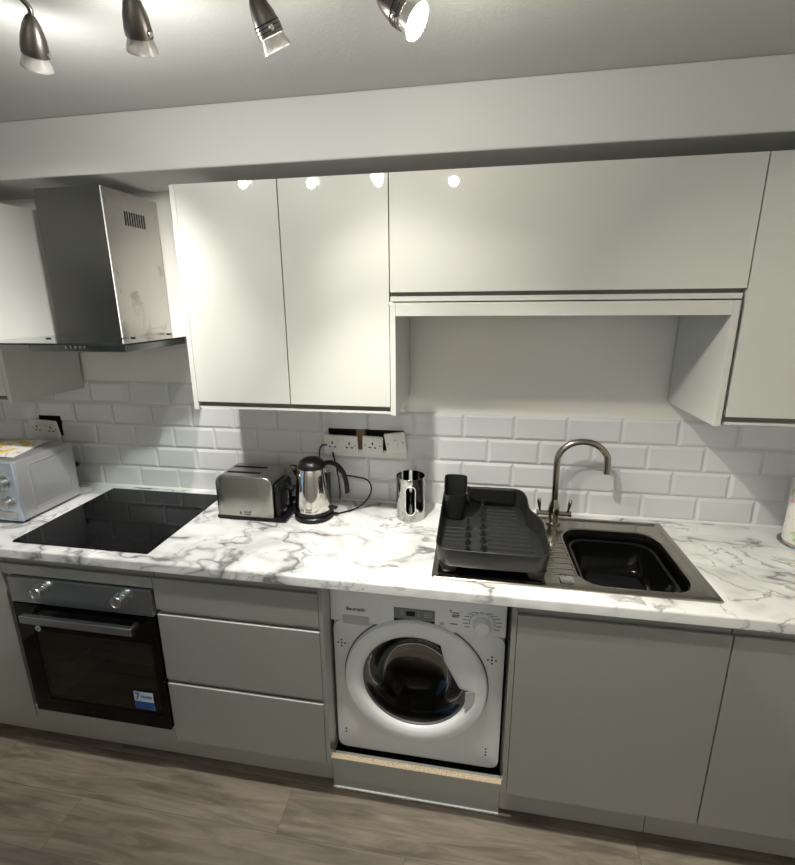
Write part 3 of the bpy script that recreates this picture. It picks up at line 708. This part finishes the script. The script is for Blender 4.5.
text_obj('Russell\nHobbs', .0095, (kx+.004, ky-.0755, .968), M_grey, kt)
text_obj('R', .013, (kx-.021, ky-.0730, .968), M_grey, kt, bold=.0004)
cab = spline([(kx+.070,ky+.030,.9170),(.875,-.145,.9170),(.935,-.10,.924),(.975,-.075,.960),(.985,-.060,1.000),(.965,-.055,1.032),(.915,-.055,1.043),(.865,-.055,1.050),(.835,-.052,1.075),(.826,-.050,1.110),(.818,-.045,1.145)], 8)
obj('power_cord', tube(cab, .0033, 8), M_black, kt)
cab = spline([(.840,-.060,.980),(.836,-.070,1.03),(.828,-.060,1.08),(.790,-.040,1.14),(.768,-.035,1.165),(.772,-.03,1.182),(.792,-.032,1.178)], 8)
tag(obj('loose_cable', tube(spline([(.832,-.020,.918),(.838,-.03,.96),(.834,-.035,1.03),(.826,-.040,1.09),(.815,-.045,1.14)],8), .003, 8), M_black), 'thin black cable hanging down the tiles behind the kettle', 'cable')
tag(obj('hooked_cable', tube(spline([(.762,-.030,.918),(.760,-.035,1.02),(.757,-.040,1.12),(.760,-.040,1.155),(.772,-.040,1.172),(.792,-.040,1.173)],8), .003, 8), M_black), 'black cable curling up over the kettle lid to the double socket', 'cable')

# ------------------------------------------------------------------ utensil canister
cn_ = thing('utensil_pot', (1.162,-.130,.9135), 'empty mirror steel utensil pot with an oval window, right of the kettle', 'utensil pot')
R_, sgm, nz = .0575, 96, 44
bm = bmesh.new(); Z0, Z1 = .9165, 1.092
def oval(a, z):   # a: angle from the -y direction, toward +x
    u = a*R_; w = z-1.006; h = .040
    d = math.hypot(u, max(0, abs(w)-h)); return d < .0180
for rr in (R_, R_-.0015):
    g_ = [[bm.verts.new((1.162+rr*math.sin(2*PI*k/sgm), -.130-rr*math.cos(2*PI*k/sgm), Z0+(Z1-Z0)*j/nz)) for k in range(sgm)] for j in range(nz+1)]
    for j in range(nz):
        for k in range(sgm):
            a = 2*PI*(k+.5)/sgm-.12; a = (a+PI) % (2*PI)-PI
            if oval(a, Z0+(Z1-Z0)*(j+.5)/nz): continue
            bm.faces.new((g_[j][k], g_[j][(k+1) % sgm], g_[j+1][(k+1) % sgm], g_[j+1][k]))
lathe([(R_-.0015,Z1),(R_-.0007,Z1+.0008),(R_,Z1)], c=(1.162,-.130,0), seg=sgm, bm=bm)
obj('pot', bm, M_pot, cn_, smooth=40)
obj('floor_disc', lathe([(R_,.9138),(R_,.9170),(.001,.9175)], c=(1.162,-.130,0), seg=48, cap0=True), M_chrome, cn_)
path = []
for k in range(64):
    t = 2*PI*k/64; u = .0198*math.cos(t); w = .0198*math.sin(t)+(.040 if math.sin(t) > 0 else -.040); a = u/R_+.12
    path.append(Vector((1.162+(R_+.0003)*math.sin(a), -.130-(R_+.0003)*math.cos(a), .006+1+w)))
bm = bmesh.new(); tube(path+[path[0]], .0022, 8, bm)
obj('window_rim', bm, mat('bright_satin_rim', (.85,.85,.84), .35, .6), cn_, smooth=60)

# ------------------------------------------------------------------ kitchen roll at the right edge
kr = thing('kitchen_roll_holder', (2.566,-.135,.9135), 'floral kitchen roll on a chrome base at the right end of the worktop', 'kitchen roll')
obj('base', lathe([(.072,.9137),(.0735,.917),(.072,.9215),(.066,.924),(.001,.924)], c=(2.566,-.135,0), seg=48, cap0=True), M_pot, kr)
M_paper = mat('patterned_paper', (.80,.78,.74), .75)
pv = coords(M_paper)
def blot(scale, seed, lo, hi):
    a = N(M_paper, 'ShaderNodeVectorMath', operation='ADD'); Lk(M_paper, pv, a.inputs[0]); a.inputs[1].default_value = (seed, seed, seed)
    return maprange(M_paper, noise(M_paper, a.outputs[0], scale, 3, .6), lo, hi, 0, 1)
pc = mixc(M_paper, blot(24, 3.1, .60, .64), (.80,.78,.74), (.42,.60,.28)); pc = mixc(M_paper, blot(28, 9.4, .60, .65), pc, (.74,.42,.44))
Lk(M_paper, pc, bsdf(M_paper).inputs['Base Color'])
obj('paper_roll', lathe([(.020,.9245),(.0595,.9245),(.060,.926),(.060,1.150),(.0595,1.152),(.020,1.152)], c=(2.566,-.135,0), seg=56), M_paper, kr)
obj('spindle', lathe([(.006,.924),(.006,1.19),(.011,1.195),(.011,1.208),(.001,1.215)], c=(2.566,-.135,0), seg=20), M_chrome, kr)

# ------------------------------------------------------------------ microwave
mw = thing('microwave', (-.575,-.29,.9135), 'silver microwave oven at the left end of the worktop', 'microwave')
X0, X1, Y0, Y1, A0, A1 = -.800, -.350, -.430, -.150, .925, 1.172
bm = bmesh.new(); add_box(bm, X0, X1, Y0+.012, Y1, A0, A1)
obj('case', bm, M_mw, mw, bevel=.004)
sp_ = bmesh.new()
a = [(-.372,.948),(-.178,.948),(-.178,1.150),(-.372,1.150)]
loft(sp_, [[Vector((X1+d, y, z)) for y, z in [(a[0][0]+i, a[0][1]+i),(a[1][0]-i,a[1][1]+i),(a[2][0]-i,a[2][1]-i),(a[3][0]+i,a[3][1]-i)]] for d, i in ((.0002,0),(.0035,.005),(.0035,.008),(.0006,.013))], True, False, True)
obj('side_emboss', sp_, M_mw, mw, smooth=20)
obj('control_panel', BX(-.465, X1, Y0, Y0+.012, A0, A1), M_mwf, mw, bevel=.003)
dd = obj('door', BX(X0, -.467, Y0, Y0+.012, A0, A1), M_mwf, mw, bevel=.003)
obj('door_glass', BX(X0+.035, -.500, Y0-.001, Y0, A0+.035, A1-.035), M_ovenb, dd, smooth=0)
for z in (1.088, 1.003):
    M = frame_to((0,-1,0), (-.400, Y0, z))
    k_ = obj('knob', lathe([(.028,0),(.028,-.003),(.0235,-.004),(.0225,-.022),(.020,-.025),(.001,-.026)], M=M, seg=32), M_steel, mw, label='round silver dial')
obj('release_button', BX(-.455, -.372, Y0-.004, Y0, .940, .965), M_mw, mw, bevel=.0015)
for x in (X0+.04, X1-.04):
    for y in (Y0+.04, Y1-.03): obj('foot', lathe([(.012,.9136),(.014,.9255)], c=(x,y,0), seg=14, cap0=True), M_black, mw)
obj('rear_spacer', lathe([(.012,0),(.012,.02),(.008,.024),(.001,.025)], M=Matrix.Translation((-.362,Y1,1.06)) @ Matrix.Rotation(-PI/2,4,'X'), seg=16), M_black, mw)
# leaflet
M_leaf = mat('printed_leaflet', (.8,.79,.74), .35)
lv_ = coords(M_leaf); nz1 = maprange(M_leaf, noise(M_leaf, lv_, 16, 2, .5, .4), .50, .54, 0, 1)
sx = N(M_leaf, 'ShaderNodeSeparateXYZ'); Lk(M_leaf, lv_, sx.inputs[0]); edge = maprange(M_leaf, sx.outputs['X'], -.462, -.485, 0, 1)
lc = mixc(M_leaf, mth(M_leaf, 'MULTIPLY', edge, nz1), (.80,.79,.74), (.85,.55,.03))
lc = mixc(M_leaf, mth(M_leaf, 'MULTIPLY', maprange(M_leaf, noise(M_leaf, lv_, 38, 2), .60, .63, 0, 1), .6), lc, (.30,.16,.08))
Lk(M_leaf, lc, bsdf(M_leaf).inputs['Base Color'])
bm = bmesh.new(); A_, B_, C_, D_ = Vector((-.458,-.155,0)), Vector((-.398,-.378,0)), Vector((-.610,-.425,0)), Vector((-.668,-.205,0))
for dz in (0, .0022):
    G = []
    for i in range(9):
        r_ = []
        for j in range(9):
            u, w = i/8, j/8; p = (A_*(1-u)+B_*u)*(1-w)+(D_*(1-u)+C_*u)*w
            p.z = 1.1728 + dz + .010*math.sin(PI*w)*.6 + .006*u*w; r_.append(bm.verts.new(p))
        G.append(r_)
    for i in range(8):
        for j in range(8): bm.faces.new((G[i][j], G[i+1][j], G[i+1][j+1], G[i][j+1]))
tag(obj('leaflet', bm, M_leaf, smooth=60), 'white and yellow printed leaflet lying on top of the microwave', 'leaflet')

# ------------------------------------------------------------------ sockets hanging off the wall
def backbox(a, b, c_, d, lb):
    bm = boxes([(a, b, .034, .036, c_, d), (a, a+.001, -.008, .034, c_, d), (b-.001, b, -.008, .034, c_, d), (a, b, -.008, .034, c_, c_+.001), (a, b, -.008, .034, d-.001, d)])
    return bm
t_ = thing('socket_recess', (.955,0,1.15), 'dark open cable recess in the tiles behind the hanging sockets', 'recess')
obj('back_box', backbox(.791, 1.119, 1.151, 1.239, ''), M_dark, t_, smooth=0)
obj('bare_divider', boxes([(.912,.950,-.006,.033,1.152,1.238)]), M_brown, t_, smooth=0, label='bare brown brickwork between the boxes')
t_ = thing('socket_recess', (-.59,0,1.15), 'dark open cable recess in the tiles above the microwave', 'recess')
obj('back_box', backbox(-.652, -.531, 1.151, 1.249, ''), M_dark, t_, smooth=0)
M_hole = M_dark
def socket(name, cx_, cz_, w, h, tilt, roll, label, kind, yy=-.030, yaw=0):
    t = thing(name, (cx_, yy, cz_), label, 'wall socket' if kind != 'switch' else 'light switch')
    bm = bmesh.new(); o = [(x, z) for x, z in rrect(cx_-w/2, cx_+w/2, cz_-h/2, cz_+h/2, .004, 3)]
    loft(bm, [[Vector((x, yy+.006, z)) for x, z in o], [Vector((x, yy-.001, z)) for x, z in o], [Vector((cx_+(x-cx_)*.975, yy-.004, cz_+(z-cz_)*.96)) for x, z in o]], True, True, True)
    obj('faceplate', bm, M_socket, t)
    obj('rear_moulding', BX(cx_-w*.36, cx_+w*.36, yy+.006, yy+.017, cz_-h*.30, cz_+h*.30), M_socket, t, smooth=0)
    xs = [-.037, .037] if kind == 'double' else [0]
    if kind in ('double', 'single'):
        for s in xs:
            pb = bmesh.new()
            for dx, dz, ww, hh in ((0,.010,.003,.006),(-.011,-.009,.005,.0028),(.011,-.009,.005,.0028)): add_box(pb, cx_+s+dx-ww, cx_+s+dx+ww, yy-.0046, yy-.0039, cz_+dz-hh, cz_+dz+hh)
            obj('pin_slots', pb, M_hole, t, smooth=0)
        rk_ = bmesh.new()
        for s in ((-.012,.012) if kind == 'double' else (.029,)): add_box(rk_, cx_+s-.005, cx_+s+.005, yy-.0075, yy-.0035, cz_+.014, cz_+.030)
        obj('rocker', rk_, M_socket, t, smooth=0, bevel=.001)
    else:
        obj('rocker', BX(cx_-.008, cx_+.008, yy-.0085, yy-.0035, cz_-.014, cz_+.014), M_seal, t, bevel=.0015)
    for s in (-1, 1):
        obj('screw', lathe([(.0030,-.0040),(.0026,-.0047),(.0004,-.0048)], M=frame_to((0,-1,0), (cx_+s*(w/2-.012), yy, cz_)), seg=10), M_grey, t)
    wb = bmesh.new()
    for s in (-.012, .0, .012): tube(spline([(cx_+s, yy+.016, cz_+.01),(cx_+s*1.5, yy+.030, cz_+.03),(cx_+s, .030, cz_+.020)], 5), .0018, 6, wb)
    obj('wires', wb, M_copper, t)
    t.rotation_euler = (math.radians(tilt), math.radians(roll), math.radians(yaw))
    return t
socket('double_socket', .8505, 1.1735, .147, .086, 8, 1, 'white double wall socket hanging loose behind the kettle', 'double')
socket('single_socket', .9880, 1.1770, .087, .080, 8, 3, 'white single wall socket hanging loose between the double socket and switch', 'single')
socket('wall_switch', 1.0860, 1.1920, .087, .088, 7, -8, 'white switch plate hanging crooked, rightmost of the loose plates', 'switch')
socket('double_socket', -.6080, 1.1905, .147, .086, 12, 3, 'white double wall socket hanging loose above the microwave', 'double')
tag(obj('filler_patch', BX(.800, 1.130, -.0125, -.0095, 1.118, 1.149), M_wall, smooth=0, bevel=.001), 'rough white filler patch on the tiles under the loose sockets', 'wall patch')

# ------------------------------------------------------------------ ceiling spotlight bar
fx = thing('spotlight_bar', (.86,-.90,CZ), 'satin nickel ceiling light bar with four adjustable spot heads', 'ceiling light')
bb = bmesh.new(); add_box(bb, .44, 1.30, -.930, -.890, CZ-.018, CZ-.0005); obj('bar', bb, M_lamp, fx, bevel=.004)
HEADS = [((.445,-.831,2.257), (-.45,.42,-.79), 6), ((.722,-.863,2.250), (-.28,.58,-.76), 6), ((.995,-.836,2.240), (.264,.50,-.82), 30), ((1.275,-.886,2.237), (.78,-.17,-.60), 30)]
# per lamp: colour, glow through the frosted collar, then (watts, cone, direction or None for the head's own axis) for the beam
BEAMS = [((1,.985,.93), 2.3, [(44,66,None),(48,110,None)]),
         ((1,.985,.92), 2.6, [(7,70,None),(16,70,(-.1,.25,-.95))]),
         ((1,.975,.875), 1.0, [(16,80,None),(3,110,None),(74,70,(.12,.22,-.97))]),
         ((1,.965,.83), 4.0, [(56,110,None),(44,70,(.35,.25,-.9))])]
for i, (p, d, es) in enumerate(HEADS):
    p = Vector(p); M = frame_to(d, p)
    head = obj('spot_head', lathe([(.004,.094),(.009,.090),(.0165,.076),(.0225,.056),(.0255,.036),(.0255,.024),(.0235,.024),(.023,.030)], M=M, seg=28), M_lamp, fx, smooth=50)
    obj('lamp_shade', lathe([(.0200,.036),(.0225,.024),(.0290,.004),(.0300,.0),(.0285,.0),(.0270,.004),(.0200,.022)], M=M, seg=32), M_frost, head, smooth=60, label='flared frosted glass collar')
    bmat = bulb_mat('lit_bulb_%d' % i, es)
    obj('bulb', lathe([(.0262,.0035),(.024,.0010),(.001,.0)], M=M, seg=28), bmat, head, label='lit bulb face')
    for k in range(3 if i > 1 else 0):
        zz = .030+k*.006; obj('ring', lathe([(.0252,zz),(.0262,zz+.001),(.0250,zz+.002)], M=M, seg=28), M_blackm, head)
    for a in (-.6, 2.2):
        q = M @ Vector((.0252*math.cos(a), .0252*math.sin(a), .034)); nrm = (M.to_3x3() @ Vector((math.cos(a), math.sin(a), 0)))
        obj('screw', lathe([(.005,0),(.005,-.003),(.002,-.004)], M=frame_to(nrm, q), seg=12, cap1=True), M_chrome, head)
    top = M @ Vector((0,0,.096)); bx = Vector((top.x-.004, top.y-.012 if top.y < -.9 else -.905, CZ-.014))
    obj('arm', tube(spline([M @ Vector((0,0,.086)), top + (M.to_3x3() @ Vector((0,0,.008))), top*.4+bx*.6, bx], 5), .0050, 12), M_lamp, fx)
    colr, spill, beams = BEAMS[i]
    for wts, cone, aim in beams:
        l = bpy.data.lights.new('spot_beam', 'SPOT'); l.energy = wts; l.color = colr; l.spot_size = math.radians(cone); l.spot_blend = 1.0; l.shadow_soft_size = .016
        lo_ = bpy.data.objects.new('spot_beam', l); COL.objects.link(lo_)
        lo_.matrix_world = frame_to(aim or d, p + Vector(d).normalized()*.022)
    pl = bpy.data.lights.new('lamp_spill', 'POINT'); pl.energy = spill; pl.color = colr; pl.shadow_soft_size = .018
    po = bpy.data.objects.new('lamp_spill', pl); COL.objects.link(po); po.location = p + Vector(d).normalized()*.024

# added fill spots behind the camera, unseen, bouncing light off the front wall
REARW = 30
for x in (.1, .9, 1.7):
    cl_ = thing('fill_spot', (x,-2.75,CZ), 'added unseen fill spotlight behind the camera bouncing light off the far wall, ' + {.1:'nearest the glazed door', .9:'in the middle of three', 1.7:'farthest from the glazed door'}[x], 'ceiling light', 'added fill spots behind the camera')
    obj('lamp_base', lathe([(.05,CZ-.0005),(.05,CZ-.02),(.008,CZ-.022),(.008,CZ-.07)], c=(x,-2.75,0), seg=24), M_white, cl_)
    M = frame_to((0,-.8,-.45), (x,-2.80,CZ-.13))
    obj('lamp_head', lathe([(.004,.11),(.030,.10),(.036,.0),(.034,.0),(.030,.03)], M=M, seg=24), M_white, cl_)
    obj('bulb', lathe([(.030,.02),(.001,.019)], M=M, seg=24), bulb_mat('added_fill_bulb', 8), cl_)
    l = bpy.data.lights.new('fill_beam', 'SPOT'); l.energy = REARW; l.color = (1,.985,.92); l.spot_size = math.radians(130); l.spot_blend = .8; l.shadow_soft_size = .03
    lo_ = bpy.data.objects.new('fill_beam', l); COL.objects.link(lo_); lo_.matrix_world = frame_to((0,-.8,-.45), Vector((x,-2.80,CZ-.13)) + Vector((0,-.8,-.45)).normalized()*.01)

# ------------------------------------------------------------------ sky outside, camera, view
w = bpy.data.worlds.new('World'); SC.world = w; w.use_nodes = True
w.node_tree.nodes['Background'].inputs[0].default_value = (.42,.62,1,1); w.node_tree.nodes['Background'].inputs[1].default_value = 1.3

cam = bpy.data.cameras.new('camera'); co = bpy.data.objects.new('camera', cam); COL.objects.link(co); SC.camera = co
yaw, pitch, roll, f = 0.1704, -0.2458, -0.0090, 459.65
c_, s_ = math.cos, math.sin
F = Vector((-s_(yaw)*c_(pitch), c_(yaw)*c_(pitch), s_(pitch))); R = Vector((c_(yaw), s_(yaw), 0)); U = R.cross(F)
R2 = c_(roll)*R + s_(roll)*U; U2 = -s_(roll)*R + c_(roll)*U
mw_ = Matrix((R2, U2, -F)).transposed().to_4x4(); mw_.translation = (1.3896,-1.8301,1.7624); co.matrix_world = mw_
cam.sensor_fit = 'VERTICAL'; cam.sensor_height = 24; cam.lens = f*24/865
cam.shift_x = (397.5-393.97)/865; cam.shift_y = -(432.5-416.73)/865
cam.clip_start = .02
vs = SC.view_settings; vs.view_transform = 'Standard'; vs.look = 'None'; vs.gamma = 1; vs.use_curve_mapping = False; vs.exposure = 0.0
SC.display_settings.display_device = 'sRGB'
